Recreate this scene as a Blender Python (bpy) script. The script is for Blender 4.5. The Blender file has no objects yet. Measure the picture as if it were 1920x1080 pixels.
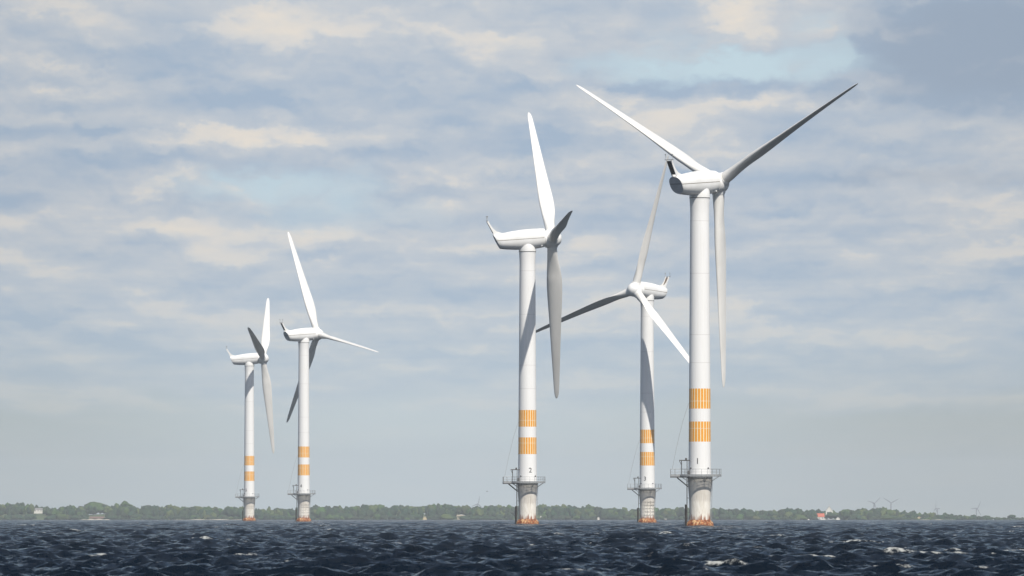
import bpy, math, random
import numpy as np
from mathutils import Vector, Matrix
random.seed(7); RNG = np.random.default_rng(7)
R = math.radians
S = bpy.context.scene
COL = S.collection
ER = 6371000.0                       # the sea follows the curve of the earth
def drop(x, y): return (x * x + y * y) / (2 * ER)

# ------------------------------------------------------------------ camera
CAM_H = 2.3
cd = bpy.data.cameras.new('camera'); cam = bpy.data.objects.new('camera', cd); COL.objects.link(cam)
cam.location = (0, 0, CAM_H)
cam.rotation_euler = (R(90) + math.atan(421.5 / 16000), 0, 0)
cd.sensor_width = 36; cd.lens = 300; cd.clip_start = 1; cd.clip_end = 60000
cd.dof.use_dof = True; cd.dof.focus_distance = 1900; cd.dof.aperture_fstop = 8
S.camera = cam
S.render.resolution_x, S.render.resolution_y = 1024, 576

# ------------------------------------------------------------------ light
SUN_AZ, SUN_EL = 24.0, 52.0          # degrees to the right of «behind the camera», and above the horizon
sv = Vector((math.sin(R(SUN_AZ)) * math.cos(R(SUN_EL)), -math.cos(R(SUN_AZ)) * math.cos(R(SUN_EL)), math.sin(R(SUN_EL))))
sl = bpy.data.lights.new('sun', 'SUN'); sl.energy = 5.0; sl.angle = R(0.53); sl.color = (1, .955, .88)
so = bpy.data.objects.new('sun', sl); COL.objects.link(so)
so.rotation_euler = sv.to_track_quat('Z', 'Y').to_euler(); so.location = (300, -400, 500)
vs = S.view_settings; vs.view_transform = 'Standard'; vs.look = 'None'; vs.exposure = 0; vs.gamma = 1; vs.use_curve_mapping = False

# ------------------------------------------------------------------ node helper
class NT:
    def __init__(s, tree): s.t = tree; s.n = tree.nodes; s.l = tree.links
    def _in(s, sock, v):
        if isinstance(v, bpy.types.NodeSocket): s.l.new(v, sock)
        elif v is not None: sock.default_value = v
    def math(s, op, a, b=None, c=None, clamp=False):
        n = s.n.new('ShaderNodeMath'); n.operation = op; n.use_clamp = clamp
        for i, v in enumerate((a, b, c)):
            if v is not None: s._in(n.inputs[i], v)
        return n.outputs[0]
    def add(s, a, b): return s.math('ADD', a, b)
    def sub(s, a, b): return s.math('SUBTRACT', a, b)
    def mul(s, a, b): return s.math('MULTIPLY', a, b)
    def xyz(s, v):
        n = s.n.new('ShaderNodeSeparateXYZ'); s._in(n.inputs[0], v); return n.outputs
    def vec(s, x, y, z=0.0):
        n = s.n.new('ShaderNodeCombineXYZ')
        for i, v in enumerate((x, y, z)): s._in(n.inputs[i], v)
        return n.outputs[0]
    def noise(s, v, scale=1, detail=4, rough=.5, dist=0, lac=2.0):
        n = s.n.new('ShaderNodeTexNoise'); n.noise_dimensions = '3D'
        s._in(n.inputs['Vector'], v)
        for k, q in (('Scale', scale), ('Detail', detail), ('Roughness', rough), ('Distortion', dist), ('Lacunarity', lac)): s._in(n.inputs[k], q)
        return n.outputs
    def ramp(s, v, a, b, lo=0.0, hi=1.0, smooth=True):
        n = s.n.new('ShaderNodeMapRange'); n.interpolation_type = 'SMOOTHSTEP' if smooth else 'LINEAR'; n.clamp = True
        for i, q in enumerate((v, a, b, lo, hi)): s._in(n.inputs[i], q)
        return n.outputs[0]
    def mix(s, f, a, b):
        n = s.n.new('ShaderNodeMix'); n.data_type = 'RGBA'
        s._in(n.inputs[0], f); s._in(n.inputs[6], a if isinstance(a, bpy.types.NodeSocket) else (*a, 1)); s._in(n.inputs[7], b if isinstance(b, bpy.types.NodeSocket) else (*b, 1))
        return n.outputs[2]
    def scale(s, c, k):
        n = s.n.new('ShaderNodeVectorMath'); n.operation = 'SCALE'; s._in(n.inputs[0], c); s._in(n.inputs[3], k); return n.outputs[0]
    def coord(s, k='Object'):
        return s.n.new('ShaderNodeTexCoord').outputs[k]
    def geo(s, k): return s.n.new('ShaderNodeNewGeometry').outputs[k]
    def attr(s, name, k='Fac'):
        n = s.n.new('ShaderNodeAttribute'); n.attribute_name = name; return n.outputs[k]

def lin(r, g, b):
    f = lambda c: (c / 255 / 12.92) if c / 255 <= .04045 else ((c / 255 + .055) / 1.055) ** 2.4
    return (f(r), f(g), f(b))

# ------------------------------------------------------------------ sky
W = bpy.data.worlds.new('World'); S.world = W; W.use_nodes = True
n = NT(W.node_tree); n.n.clear()
out = n.n.new('ShaderNodeOutputWorld'); bg = n.n.new('ShaderNodeBackground'); n.l.new(bg.outputs[0], out.inputs[0])
SKY = 0.10
bg.inputs[1].default_value = SKY
sky = n.n.new('ShaderNodeTexSky'); sky.sky_type = 'NISHITA'; sky.sun_disc = False
sky.sun_elevation = R(SUN_EL); sky.sun_rotation = R(180 - SUN_AZ); sky.altitude = 0; sky.air_density = 1.0; sky.dust_density = 1.2; sky.ozone_density = 1.2
d = n.xyz(n.coord('Generated'))
az = n.math('ARCTAN2', d[0], d[1]); el = n.math('ARCSINE', d[2])
U = n.mul(az, 16.0); V = n.math('MAXIMUM', n.mul(el, 16.0), 0.0)     # cloud deck coordinates: bearing and height above the horizon
wv = n.n.new('ShaderNodeTexNoise'); n.l.new(n.vec(n.mul(U, 1.0), n.mul(V, 1.7), .7), wv.inputs['Vector']); wv.inputs['Scale'].default_value = 9; wv.inputs['Detail'].default_value = 7; wv.inputs['Roughness'].default_value = .62
wc = n.xyz(wv.outputs[1])
Uw = n.add(U, n.mul(n.sub(wc[0], .5), .20)); Vw = n.add(V, n.mul(n.sub(wc[1], .5), .085))
def blob(px, py, w, h, soft=.6, amp=1.0):
    "soft edged patch of sky at a bearing and height (in thousandths)"
    a = n.math('DIVIDE', n.sub(Uw, (px - 960) / 1000), w / 1000); b = n.math('DIVIDE', n.sub(Vw, (961.5 - py) / 1000), h / 1000)
    r2 = n.math('SQRT', n.add(n.mul(a, a), n.mul(b, b)))
    return n.ramp(r2, 1 + soft, 1 - soft, 0, amp)
def union(lst):
    m = lst[0]
    for q in lst[1:]: m = n.math('MAXIMUM', m, q)
    return m
def density(dv):
    v = n.add(V, dv); ly = n.math('LOGARITHM', n.add(v, .22), math.e); lx = n.math('DIVIDE', U, n.add(v, .75))
    wl = n.mul(n.sub(wc[0], .5), .5)
    A = n.noise(n.vec(n.add(n.mul(lx, 3.4), wl), n.add(n.mul(ly, 6.2), n.mul(n.sub(wc[1], .5), .9)), 3.1), 1.0, 3, .5)[0]
    B = n.noise(n.vec(n.mul(lx, 6.0), n.mul(ly, 9.0), 5.7), 1.0, 7, .55, .2)[0]
    return n.add(A, n.mul(n.sub(B, .5), .44))
c1 = density(0.0); c2 = density(.022)
lyb = n.math('LOGARITHM', n.add(V, .22), math.e)
big = n.noise(n.vec(n.mul(U, 1.3), n.mul(lyb, 4.0), 1.3), 1.2, 3, .5)[0]
streak = n.noise(n.vec(n.mul(U, 1.4), n.mul(lyb, 16.0), 8.3), 1.0, 5, .55)[0]
relief = n.math('MULTIPLY', n.sub(c1, c2), 2.6)
# shade: 0 = blue grey underside, 1 = cream top
streakw = n.ramp(V, .80, .25, .75, 1.5)
sh = n.add(n.add(.47, relief), n.add(n.mul(n.sub(c1, .5), .85), n.add(n.mul(n.sub(big, .5), .8), n.mul(n.mul(n.sub(streak, .5), streakw), 1.0))))
light = union([blob(90, 70, 210, 80, .8, .55), blob(480, 50, 150, 38, .8, .5), blob(880, 75, 230, 60, .9, .55), blob(1385, 45, 50, 45, .9, .6), blob(215, 176, 75, 20, .8, .6),
               blob(1230, 215, 260, 45, .9, .5), blob(1890, 285, 70, 34, .8, .6), blob(810, 222, 80, 16, .7, .5), blob(1405, 572, 34, 18, .6, .65), blob(290, 352, 130, 32, .9, .5),
               blob(630, 422, 60, 28, .9, .5), blob(420, 478, 70, 18, .9, .4), blob(760, 495, 60, 30, .9, .45), blob(300, 560, 65, 14, .7, .5), blob(1460, 610, 110, 30, .9, .4),
               blob(740, 320, 80, 30, .9, .45), blob(870, 350, 40, 14, .9, .3), blob(1640, 240, 190, 30, .9, .4), blob(1850, 440, 120, 40, .9, .35), blob(1630, 750, 60, 16, .9, .35), blob(560, 258, 260, 14, .9, .4),
               blob(770, 695, 50, 12, .9, .3), blob(1560, 545, 170, 28, .9, .28), blob(650, 350, 30, 10, .9, .3), blob(60, 170, 100, 24, .9, .3), blob(1820, 60, 60, 30, .9, .25)])
dark = union([blob(1830, 90, 240, 115, .45, .55), blob(1300, 163, 170, 19, .5, .8), blob(480, 205, 380, 32, .8, .75), blob(60, 250, 260, 12, .9, .55), blob(340, 70, 90, 60, .9, .4),
              blob(1500, 335, 420, 14, .9, .4), blob(880, 175, 200, 30, .9, .4), blob(1050, 245, 100, 50, .9, .35), blob(1560, 180, 60, 24, .5, .5), blob(950, 370, 240, 20, .9, .25), blob(1250, 30, 60, 26, .8, .3), blob(150, 300, 200, 14, .9, .3)])
sh = n.add(n.sub(sh, n.mul(dark, .80)), n.mul(light, n.add(-.35, n.mul(c1, 1.9))))
sh = n.math('MINIMUM', n.math('MAXIMUM', sh, -.1), 1.35)
gap = union([blob(1360, 122, 250, 30, .45), blob(1530, 90, 75, 60, .3), blob(1290, 70, 60, 40, .9, .5), blob(500, 345, 140, 36, .7, .85), blob(640, 370, 70, 50, .9, .6), blob(600, 395, 160, 30, .9, .4)])
gap = n.mul(gap, n.ramp(c1, .66, .44))
K1, K2, K3, K4 = lin(164, 183, 204), lin(210, 212, 214), lin(232, 224, 213), lin(196, 217, 227)
ccol = n.mix(n.ramp(sh, -.02, .92, 0, 1, False), K1, K2)
ccol = n.mix(n.ramp(sh, .70, 1.35, 0, 1, False), ccol, K3)
ccol = n.mix(gap, ccol, K4)
# upper right corner is a heavier, greyer cloud
ccol = n.mix(n.mul(n.mul(dark, .9), n.ramp(U, .50, .75)), ccol, n.mix(n.ramp(sh, -.1, .7), lin(147, 160, 178), lin(190, 193, 198)))
# towards the horizon the deck thins into a flat greenish grey haze
hazecol = n.mix(n.ramp(U, -.1, .9), lin(201, 214, 217), lin(178, 187, 184))
hazecol = n.mix(n.ramp(U, -.2, -1.0), hazecol, lin(182, 193, 191))
ccol = n.mix(n.ramp(V, .62, .22, 0, .45), ccol, lin(190, 207, 219))
lowm = n.ramp(n.add(V, n.mul(n.sub(c1, .5), .10)), .16, .275, .9, 0)
lowm = n.math('MAXIMUM', lowm, n.ramp(V, .40, .12, 0, .5))
ccol = n.mix(lowm, ccol, hazecol)
edge = n.ramp(n.math('ABSOLUTE', U), .35, 1.05, 1.0, .93)
ccol = n.scale(ccol, edge)
# higher than the picture: broken clouds against blue sky
cover = n.math('MAXIMUM', n.ramp(V, 1.6, 1.1), n.ramp(n.add(c1, n.mul(n.sub(big, .5), .6)), .50, .62))
ccol = n.scale(ccol, n.ramp(V, 1.0, 3.0, 1.0, .5))
final = n.mix(cover, sky.outputs[0], n.scale(ccol, 1 / SKY))
n.l.new(final, bg.inputs[0])
W.cycles.sampling_method = 'MANUAL'; W.cycles.sample_map_resolution = 512

# ------------------------------------------------------------------ tagging and mesh helpers
def tag(o, label=None, cat=None, group=None, kind=None):
    for k, v in (('label', label), ('category', cat), ('group', group), ('kind', kind)):
        if v: o[k] = v
    return o
def empty(name, loc):
    o = bpy.data.objects.new(name, None); COL.objects.link(o); o.location = loc; o.empty_display_size = 1; return o
class MB:
    def __init__(s): s.v = []; s.f = []
    def grid(s, rows, closed=True, cap0=False, cap1=False):
        b = len(s.v); m = len(rows[0])
        for r in rows: s.v += [tuple(p) for p in r]
        for i in range(len(rows) - 1):
            for j in range(m if closed else m - 1):
                k = (j + 1) % m
                s.f.append((b + i * m + j, b + i * m + k, b + (i + 1) * m + k, b + (i + 1) * m + j))
        if cap0: s.f.append(tuple(b + j for j in range(m - 1, -1, -1)))
        if cap1: s.f.append(tuple(b + (len(rows) - 1) * m + j for j in range(m)))
    def lathe(s, prof, seg=48, axis='z', cap0=False, cap1=False, c=(0, 0, 0)):
        rows = []
        for r, h in prof:
            row = []
            for j in range(seg):
                a = 2 * math.pi * j / seg; u, w = r * math.cos(a), r * math.sin(a)
                row.append((c[0] + u, c[1] + w, c[2] + h) if axis == 'z' else (c[0] + h, c[1] + u, c[2] + w))
            rows.append(row)
        s.grid(rows, True, cap0, cap1)
    def box(s, lo, hi, m=None):
        b = len(s.v)
        for x in (lo[0], hi[0]):
            for y in (lo[1], hi[1]):
                for z in (lo[2], hi[2]):
                    p = Vector((x, y, z)); p = m @ p if m else p; s.v.append(tuple(p))
        for f in ((0, 1, 3, 2), (4, 6, 7, 5), (0, 4, 5, 1), (2, 3, 7, 6), (0, 2, 6, 4), (1, 5, 7, 3)): s.f.append(tuple(b + i for i in f))
    def tube(s, pts, r, seg=8, closed=False):
        pts = [Vector(p) for p in pts]; rows = []; N = len(pts)
        for i, p in enumerate(pts):
            a = pts[(i + 1) % N] if (closed or i < N - 1) else p; b = pts[i - 1] if (closed or i > 0) else p
            t = (a - b).normalized(); up = Vector((0, 0, 1)) if abs(t.z) < .9 else Vector((1, 0, 0))
            x = t.cross(up).normalized(); y = x.cross(t)
            rr = r[i] if isinstance(r, (list, tuple)) else r
            rows.append([p + x * rr * math.cos(q) + y * rr * math.sin(q) for q in [2 * math.pi * j / seg for j in range(seg)]])
        if closed: rows.append(rows[0])
        s.grid(rows, True, not closed, not closed)
    def mesh(s, name, mat, smooth=35):
        m = bpy.data.meshes.new(name); m.from_pydata(s.v, [], s.f)
        import bmesh
        bm = bmesh.new(); bm.from_mesh(m); bmesh.ops.recalc_face_normals(bm, faces=bm.faces); bm.to_mesh(m); bm.free()
        if mat: m.materials.append(mat)
        if smooth: m.shade_smooth(); m.set_sharp_from_angle(angle=R(smooth))
        m.update(); return m
    def build(s, name, mat, parent=None, smooth=35, mtx=None):
        return link(name, s.mesh(name, mat, smooth), parent, mtx)
def link(name, me, parent=None, mtx=None):
    o = bpy.data.objects.new(name, me); COL.objects.link(o)
    if parent: o.parent = parent
    if mtx is not None: o.matrix_local = mtx
    return o

# ------------------------------------------------------------------ materials
def material(name, color=(.8, .8, .8), rough=.5, metal=0.0, spec=.5):
    m = bpy.data.materials.new(name); m.use_nodes = True; b = m.node_tree.nodes['Principled BSDF']
    b.inputs['Base Color'].default_value = (*color, 1); b.inputs['Roughness'].default_value = rough; b.inputs['Metallic'].default_value = metal
    b.inputs['Specular IOR Level'].default_value = spec
    return m, NT(m.node_tree), b
def noisy(name, c1, c2, scale, rough=.6, stretchv=(1, 1, 1), lo=.35, hi=.7, metal=0.0, detail=5):
    m, q, b = material(name, c1, rough, metal)
    mp = q.n.new('ShaderNodeVectorMath'); mp.operation = 'MULTIPLY'; q.l.new(q.coord('Object'), mp.inputs[0]); mp.inputs[1].default_value = stretchv
    f = q.ramp(q.noise(mp.outputs[0], scale, detail, .6)[0], lo, hi)
    q.l.new(q.mix(f, c1, c2), b.inputs['Base Color'])
    return m
M_WHITE = noisy('white_gelcoat', (.86, .85, .83), (.78, .77, .74), .35, .38, (1, 1, .4))
M_BLADE = noisy('blade_gelcoat', (.80, .78, .74), (.72, .70, .66), .5, .35, (1, 1, .25))
M_SEAM = noisy('seam_rubber', (.23, .19, .14), (.16, .13, .1), 2, .7)
M_REAR = noisy('rear_panel_shade_tone', (.44, .47, .50), (.36, .39, .42), 1.2, .5)  # shade on the white rear face is put into this grey
M_BLACK = noisy('near_black', (.004, .004, .005), (.007, .007, .008), 3, .95)
M_GRILLE = noisy('brown_grille', (.20, .15, .11), (.12, .09, .07), 5, .8)
M_GALV = noisy('galvanised_steel', (.42, .43, .43), (.30, .31, .31), 3, .5, metal=.3)
M_DARKST = noisy('dark_steel', (.06, .065, .07), (.11, .10, .09), 2, .6)
M_DIGIT = noisy('number_paint', (.02, .022, .025), (.05, .05, .05), 4, .6)
M_ROPE = noisy('rope_fibre', (.30, .29, .27), (.22, .21, .20), 3, .9)
M_RUBBER = noisy('fender_rubber', (.016, .016, .018), (.04, .035, .03), 2, .8)
M_MILLDARK = noisy('mill_silhouette_grey', (.22, .23, .26), (.18, .19, .22), .3, .6)  # white mills' dark look against bright sky is put into this grey

# tower: white paint with two bands of vertical orange panels
M_TOWER, q, b = material('tower_paint', rough=.42)
o3 = q.xyz(q.coord('Object')); ang = q.math('ARCTAN2', o3[1], o3[0])
st = q.math('FRACT', q.add(q.mul(ang, 22 / (2 * math.pi)), .3))
stripe = q.ramp(q.math('ABSOLUTE', q.sub(st, .5)), .33, .36, 1, 0)
def between(z, a, c, e=.03): return q.mul(q.ramp(z, a - e, a + e), q.ramp(z, c - e, c + e, 1, 0))
band = q.add(between(o3[2], 20.3, 23.75), between(o3[2], 14.65, 18.1))
line = q.add(between(o3[2], 21.56, 21.66), between(o3[2], 16.88, 16.98))
nz = q.noise(q.vec(q.mul(ang, 6), o3[2], 0), 1.2, 5, .6)[0]
strk = q.noise(q.vec(q.mul(ang, 9), q.mul(o3[2], .06), 2), 1.5, 4, .6)[0]
white = q.mix(q.ramp(strk, .45, .75, 0, .5), (.86, .85, .83), (.70, .67, .62))
seams = None
for zz in (33.0, 43.5, 52.5, 28.2):
    s1 = between(o3[2], zz - .05, zz + .05, .03); seams = s1 if seams is None else q.add(seams, s1)
white = q.mix(q.mul(seams, .4), white, (.45, .43, .40))
orange = q.mix(q.ramp(nz, .35, .7), (.87, .37, .018), (.79, .31, .014))
creamy = q.mix(line, (.86, .76, .52), (.84, .78, .64))
inb = q.mix(q.mul(stripe, q.sub(1.0, q.mul(line, .55))), creamy, orange)
q.l.new(q.mix(band, white, inb), b.inputs['Base Color'])

def foundation_mat(name, stain, gridm, rust):
    m, q, b = material(name, rough=.75)
    o = q.xyz(q.coord('Object')); a = q.math('ARCTAN2', o[1], o[0]); z = o[2]
    up = q.noise(q.vec(q.mul(a, 3.6), q.mul(z, .5), 1), 1.3, 6, .65)[0]
    vert = q.noise(q.vec(q.mul(a, 7.5), q.mul(z, .25), 4), 1.2, 5, .6)[0]
    fine = q.noise(q.vec(q.mul(a, 9.0), q.mul(z, 2.5), 7), 1.6, 6, .7)[0]
    base = q.mix(q.ramp(up, .35, .7), (.86, .82, .74), (.72, .67, .58))
    base = q.mix(q.ramp(z, 4.2, 4.8, 0, .35), base, (.50, .45, .40))
    base = q.mix(q.ramp(vert, .52, .78, 0, stain), base, (.26, .21, .16))
    if gridm > 0:
        rowm = q.ramp(q.math('ABSOLUTE', q.sub(q.math('FRACT', q.mul(z, 1.22)), .5)), .34, .16)
        colm = q.ramp(q.math('ABSOLUTE', q.sub(q.math('FRACT', q.mul(a, 2.2)), .5)), .20, .10)
        g = q.mul(q.math('MAXIMUM', q.mul(colm, .8), rowm), q.ramp(o[0], -1.3, -.3, .25, 1))
        g = q.mul(q.mul(g, q.ramp(fine, .44, .58)), q.mul(q.ramp(z, .9, 1.5), q.ramp(z, 6.2, 5.2)))
        base = q.mix(q.mul(g, gridm), base, (.035, .03, .03))
    rz = q.add(z, q.mul(q.sub(vert, .5), -7.0 * rust))
    rm = q.ramp(rz, 2.1, .9, 0, 1)
    rcol = q.mix(q.ramp(fine, .38, .62), (.13, .026, .006), (.42, .11, .014))
    base = q.mix(q.mul(rm, q.ramp(fine, .32, .5, .55, 1)), base, rcol)
    # rusty runs from fittings
    run = q.mul(q.ramp(q.noise(q.vec(q.mul(a, 11.0), q.mul(z, .3), 9), 1.5, 3, .6)[0], .62, .70), q.ramp(z, 3.6, 1.2))
    base = q.mix(q.mul(run, rust), base, (.28, .08, .018))
    q.l.new(base, b.inputs['Base Color'])
    bp = q.n.new('ShaderNodeBump'); bp.inputs['Strength'].default_value = .4; bp.inputs['Distance'].default_value = .04; q.l.new(fine, bp.inputs['Height']); q.l.new(bp.outputs[0], b.inputs['Normal'])
    return m
M_RUST, q, b = material('rusted_collar', rough=.8)
o = q.xyz(q.coord('Object')); a = q.math('ARCTAN2', o[1], o[0])
f1 = q.noise(q.vec(q.mul(a, 4.2), q.mul(o[2], 1.2), 3), 1.5, 5, .65)[0]; f2 = q.noise(q.coord('Object'), 3.2, 5, .6)[0]
c = q.mix(q.ramp(f1, .46, .60), (.12, .025, .006), (.60, .40, .20))
c = q.mix(q.ramp(f2, .45, .65, 0, .8), c, (.36, .085, .010))
c = q.mix(q.ramp(o[2], .35, -.1), c, (.10, .026, .008))
q.l.new(c, b.inputs['Base Color'])

# ------------------------------------------------------------------ turbine meshes
SEG = 96
def tower_mesh():
    m = MB(); prof = [(1.93, 9.0), (1.93, 9.8)]
    z = 10.5
    while z < 53: prof.append((1.93 - (z - 9.8) / 44 * .30, z)); z += 1.0
    prof += [(1.62, 53.8), (1.66, 55.0), (1.72, 56.0), (1.745, 56.45)]
    m.lathe(prof, SEG); return m.mesh('tower', M_TOWER)
def yaw_mesh():
    m = MB(); m.lathe([(1.60, 56.50), (1.77, 56.50), (1.77, 56.9), (1.72, 57.6), (1.6, 58.2)], SEG, cap1=True); return m.mesh('yaw_collar', M_WHITE)
def joint_mesh():
    m = MB(); m.lathe([(1.70, 56.40), (1.79, 56.42), (1.79, 56.52), (1.7, 56.54)], SEG); return m.mesh('flange_seam', M_DARKST)
def foundation_mesh():
    m = MB(); prof = []
    for z, r in ((-3, 1.82), (0, 1.82), (1, 1.80), (2, 1.80), (3, 1.81), (4, 1.82), (4.6, 1.84), (5.4, 1.88), (6.2, 1.94), (7.0, 2.0), (7.8, 2.04), (8.5, 2.06), (8.72, 2.06)): prof.append((r, z))
    m.lathe(prof, SEG); return m.mesh('foundation', None)
def collar_mesh():
    m = MB(); rows = []
    for r0, z in ((1.84, 1.25), (1.98, 1.0), (2.16, .8), (2.3, .45), (2.34, 0), (2.30, -.8), (2.2, -2)):
        row = []
        for j in range(SEG):
            a = 2 * math.pi * j / SEG; s = (r0 - 1.84) * .30 * (math.cos(a * 9) + .6 * math.cos(a * 5 + 1))
            row.append(((r0 + s * .3) * math.cos(a), (r0 + s * .3) * math.sin(a), z + (s * .8 if z > .3 else 0)))
        rows.append(row)
    m.grid(rows); return m.mesh('rusty_collar', M_RUST)
RN = .3
ST = [(-7.15, 3.35, -5.72, .55, 2.7), (-7.02, 3.42, -5.55, .50, 2.86), (-6.5, 3.55, -5.0, .44, 3.05), (-5.3, 3.76, -4.0, .38, 3.22), (-3.6, 4.12, -2.6, .33, 3.36), (-1.2, 4.5, -.8, .36, 3.48),
      (1.1, 4.72, 1.2, .50, 3.56), (2.7, 4.78, 2.7, .75, 3.6), (3.45, 4.76, 3.55, .95, 3.58), (3.52, 4.66, 3.6, 1.05, 3.4)]
def nac_pt(s, t):
    i = min(int(s), len(ST) - 2); f = s - i
    A = [a + (c - a) * f for a, c in zip(ST[i], ST[i + 1])]
    e = 2 / 2.5; ct, sn = math.cos(t), math.sin(t)
    cc = math.copysign(abs(ct) ** e, ct); ss = math.copysign(abs(sn) ** e, sn)
    cx, cz = (A[0] + A[2]) / 2, (A[1] + A[3]) / 2
    # the belly is narrower than the roof
    w = A[4] / 2 * (1.0 if cc > 0 else 1 - .10 * cc * cc)
    return Vector((cx + (A[0] - A[2]) / 2 * cc, ss * w, 56.5 + cz + (A[1] - A[3]) / 2 * cc))
def nacelle_mesh():
    m = MB(); rows = []; s = 0
    while s <= len(ST) - 1 + 1e-6: rows.append([nac_pt(min(s, len(ST) - 1 - 1e-6), 2 * math.pi * j / 64) for j in range(64)]); s += .25
    m.grid(rows, True, False, True); return m.mesh('nacelle', M_WHITE, 40)
def rear_mesh():
    m = MB(); n0 = [nac_pt(0, 2 * math.pi * j / 64) for j in range(64)]
    c = sum(n0, Vector()) / 64
    ins = [c + (p - c) * .93 + Vector((.05, 0, .02)) for p in n0]
    m.grid([n0, ins], True); m.f.append(tuple(64 + j for j in range(64)))
    # dark horizontal joint across the panel
    return m.mesh('rear_panel', M_REAR, 20)
def rear_line_mesh():
    m = MB(); n0 = [nac_pt(0, 2 * math.pi * j / 64) for j in range(64)]; c = sum(n0, Vector()) / 64
    tilt = math.atan2(1.43, 2.8)
    mt = Matrix.Translation(c + Vector((-.02, 0, .22))) @ Matrix.Rotation(-tilt, 4, 'Y')
    m.box((-.03, -1.26, -.05), (.06, 1.26, .05), mt); return m.mesh('panel_joint', M_BLACK, 0)
def seam_mesh():
    m = MB()
    for sg in (1, -1):
        row = []; s = 0.0
        while s < len(ST) - 2.0:
            zt = lambda x: 56.5 + 2.15 + (x + 6.2) / 9.7 * .69
            lo, hi = .05, math.pi - .05
            for _ in range(30):
                md = (lo + hi) / 2; p = nac_pt(s, md)
                if p.z > zt(p.x): lo = md
                else: hi = md
            p = nac_pt(s, lo); row.append(Vector((p.x, p.y * sg, p.z))); s += .25
        o = Vector((0, .012 * sg, 0)); i = Vector((0, -.05 * sg, 0)); u = Vector((0, 0, .05))
        m.grid([[p + i + u for p in row], [p + o + u for p in row], [p + o - u for p in row], [p + i - u for p in row]], False)
    return m.mesh('seam_strip', M_SEAM, 30)
def fin_meshes():
    side = [(-6.95, 3.42), (-8.55, 6.20), (-8.22, 6.32), (-7.75, 5.5), (-7.2, 4.75), (-6.5, 4.15), (-5.6, 3.85), (-5.2, 3.7), (-5.4, 3.3), (-6.6, 3.3)]
    m = MB()
    for y0, y1 in ((-.52, -.42), (.42, .52)):
        b0 = len(m.v); k = len(side)
        m.v += [(x, y0, 56.5 + z) for x, z in side] + [(x, y1, 56.5 + z) for x, z in side]
        m.f += [tuple(b0 + i for i in range(k)), tuple(b0 + k + i for i in range(k - 1, -1, -1))]
        m.f += [(b0 + i, b0 + (i + 1) % k, b0 + k + (i + 1) % k, b0 + k + i) for i in range(k)]
    plates = m.mesh('tail_fin', M_WHITE, 25)
    m = MB(); a = Vector((-7.2, 0, 56.5 + 3.75)); c = Vector((-8.42, 0, 56.5 + 5.98))
    y = Vector((0, .415, 0)); t = Vector((.1, 0, .05))
    m.grid([[a - y, a + y, a + y + t, a - y + t], [c - y, c + y, c + y + t, c - y + t]], True, True, True)
    bplate = m.mesh('backplate', M_BLACK, 20)  # near-black sheet filling the gap between the fin plates
    m = MB(); q0 = Vector((.14, 0, .07)); m.grid([[a - y * .9 + q0, a + y * .9 + q0, a + y * .9 + q0 * 1.3, a - y * .9 + q0 * 1.3], [c - y * .9 + q0, c + y * .9 + q0, c + y * .9 + q0 * 1.3, c - y * .9 + q0 * 1.3]], True, True, True)
    gr = m.mesh('cooler_grille', M_GRILLE, 20)
    m = MB(); zt = 56.5 + 6.27
    m.tube([(-8.4, -.95, zt), (-8.4, .95, zt)], .07)
    for yy in (-.75, .75):
        m.tube([(-8.4, yy, zt), (-8.4, yy, zt + 1.0)], .035)
        m.lathe([(.02, .78), (.13, .80), (.14, .95), (.03, 1.02)], 10, c=(-8.4, yy, zt))
        m.tube([(-8.55, yy, zt + .55), (-8.2, yy, zt + .55)], .03)
    mast = m.mesh('wind_sensor', M_GALV, 30)
    return plates, bplate, mast, gr
def spinner_mesh():
    m = MB(); m.lathe([(1.5, -1.52), (1.72, -1.5), (1.8, -.9), (1.8, 0.35), (1.66, .95), (1.42, 1.35), (1.1, 1.68), (.72, 1.9), (.35, 2.02), (.01, 2.06)], 64, 'x', True, True)
    for k in range(3):
        a = R(120 * k); d = Vector((0, math.sin(a), math.cos(a))); x = Vector((1, 0, 0)); y = d.cross(x)
        rows = [[d * h + x * r * math.cos(t) + y * r * math.sin(t) for t in [2 * math.pi * j / 40 for j in range(40)]] for h, r in ((.9, 1.35), (1.65, 1.2), (1.8, 1.13), (1.95, 1.10))]
        m.grid(rows, True, False, True)
    return m.mesh('spinner', M_WHITE, 50)
BL = [(1.5, 2.06, 1.0), (2.4, 2.06, 1.0), (3.2, 2.10, .93), (4.6, 2.32, .72), (6.0, 2.66, .54), (7.3, 2.95, .44), (8.8, 3.18, .42), (10.5, 3.25, .36), (12.4, 3.15, .32), (14.4, 2.95, .28), (16.8, 2.68, .245),
      (19.1, 2.45, .23), (22.6, 2.12, .215), (26.2, 1.80, .20), (30.1, 1.42, .19), (32.6, 1.18, .18), (34.1, .96, .18), (34.8, .66, .18), (35.1, .40, .18), (35.25, .12, .2)]
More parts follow.
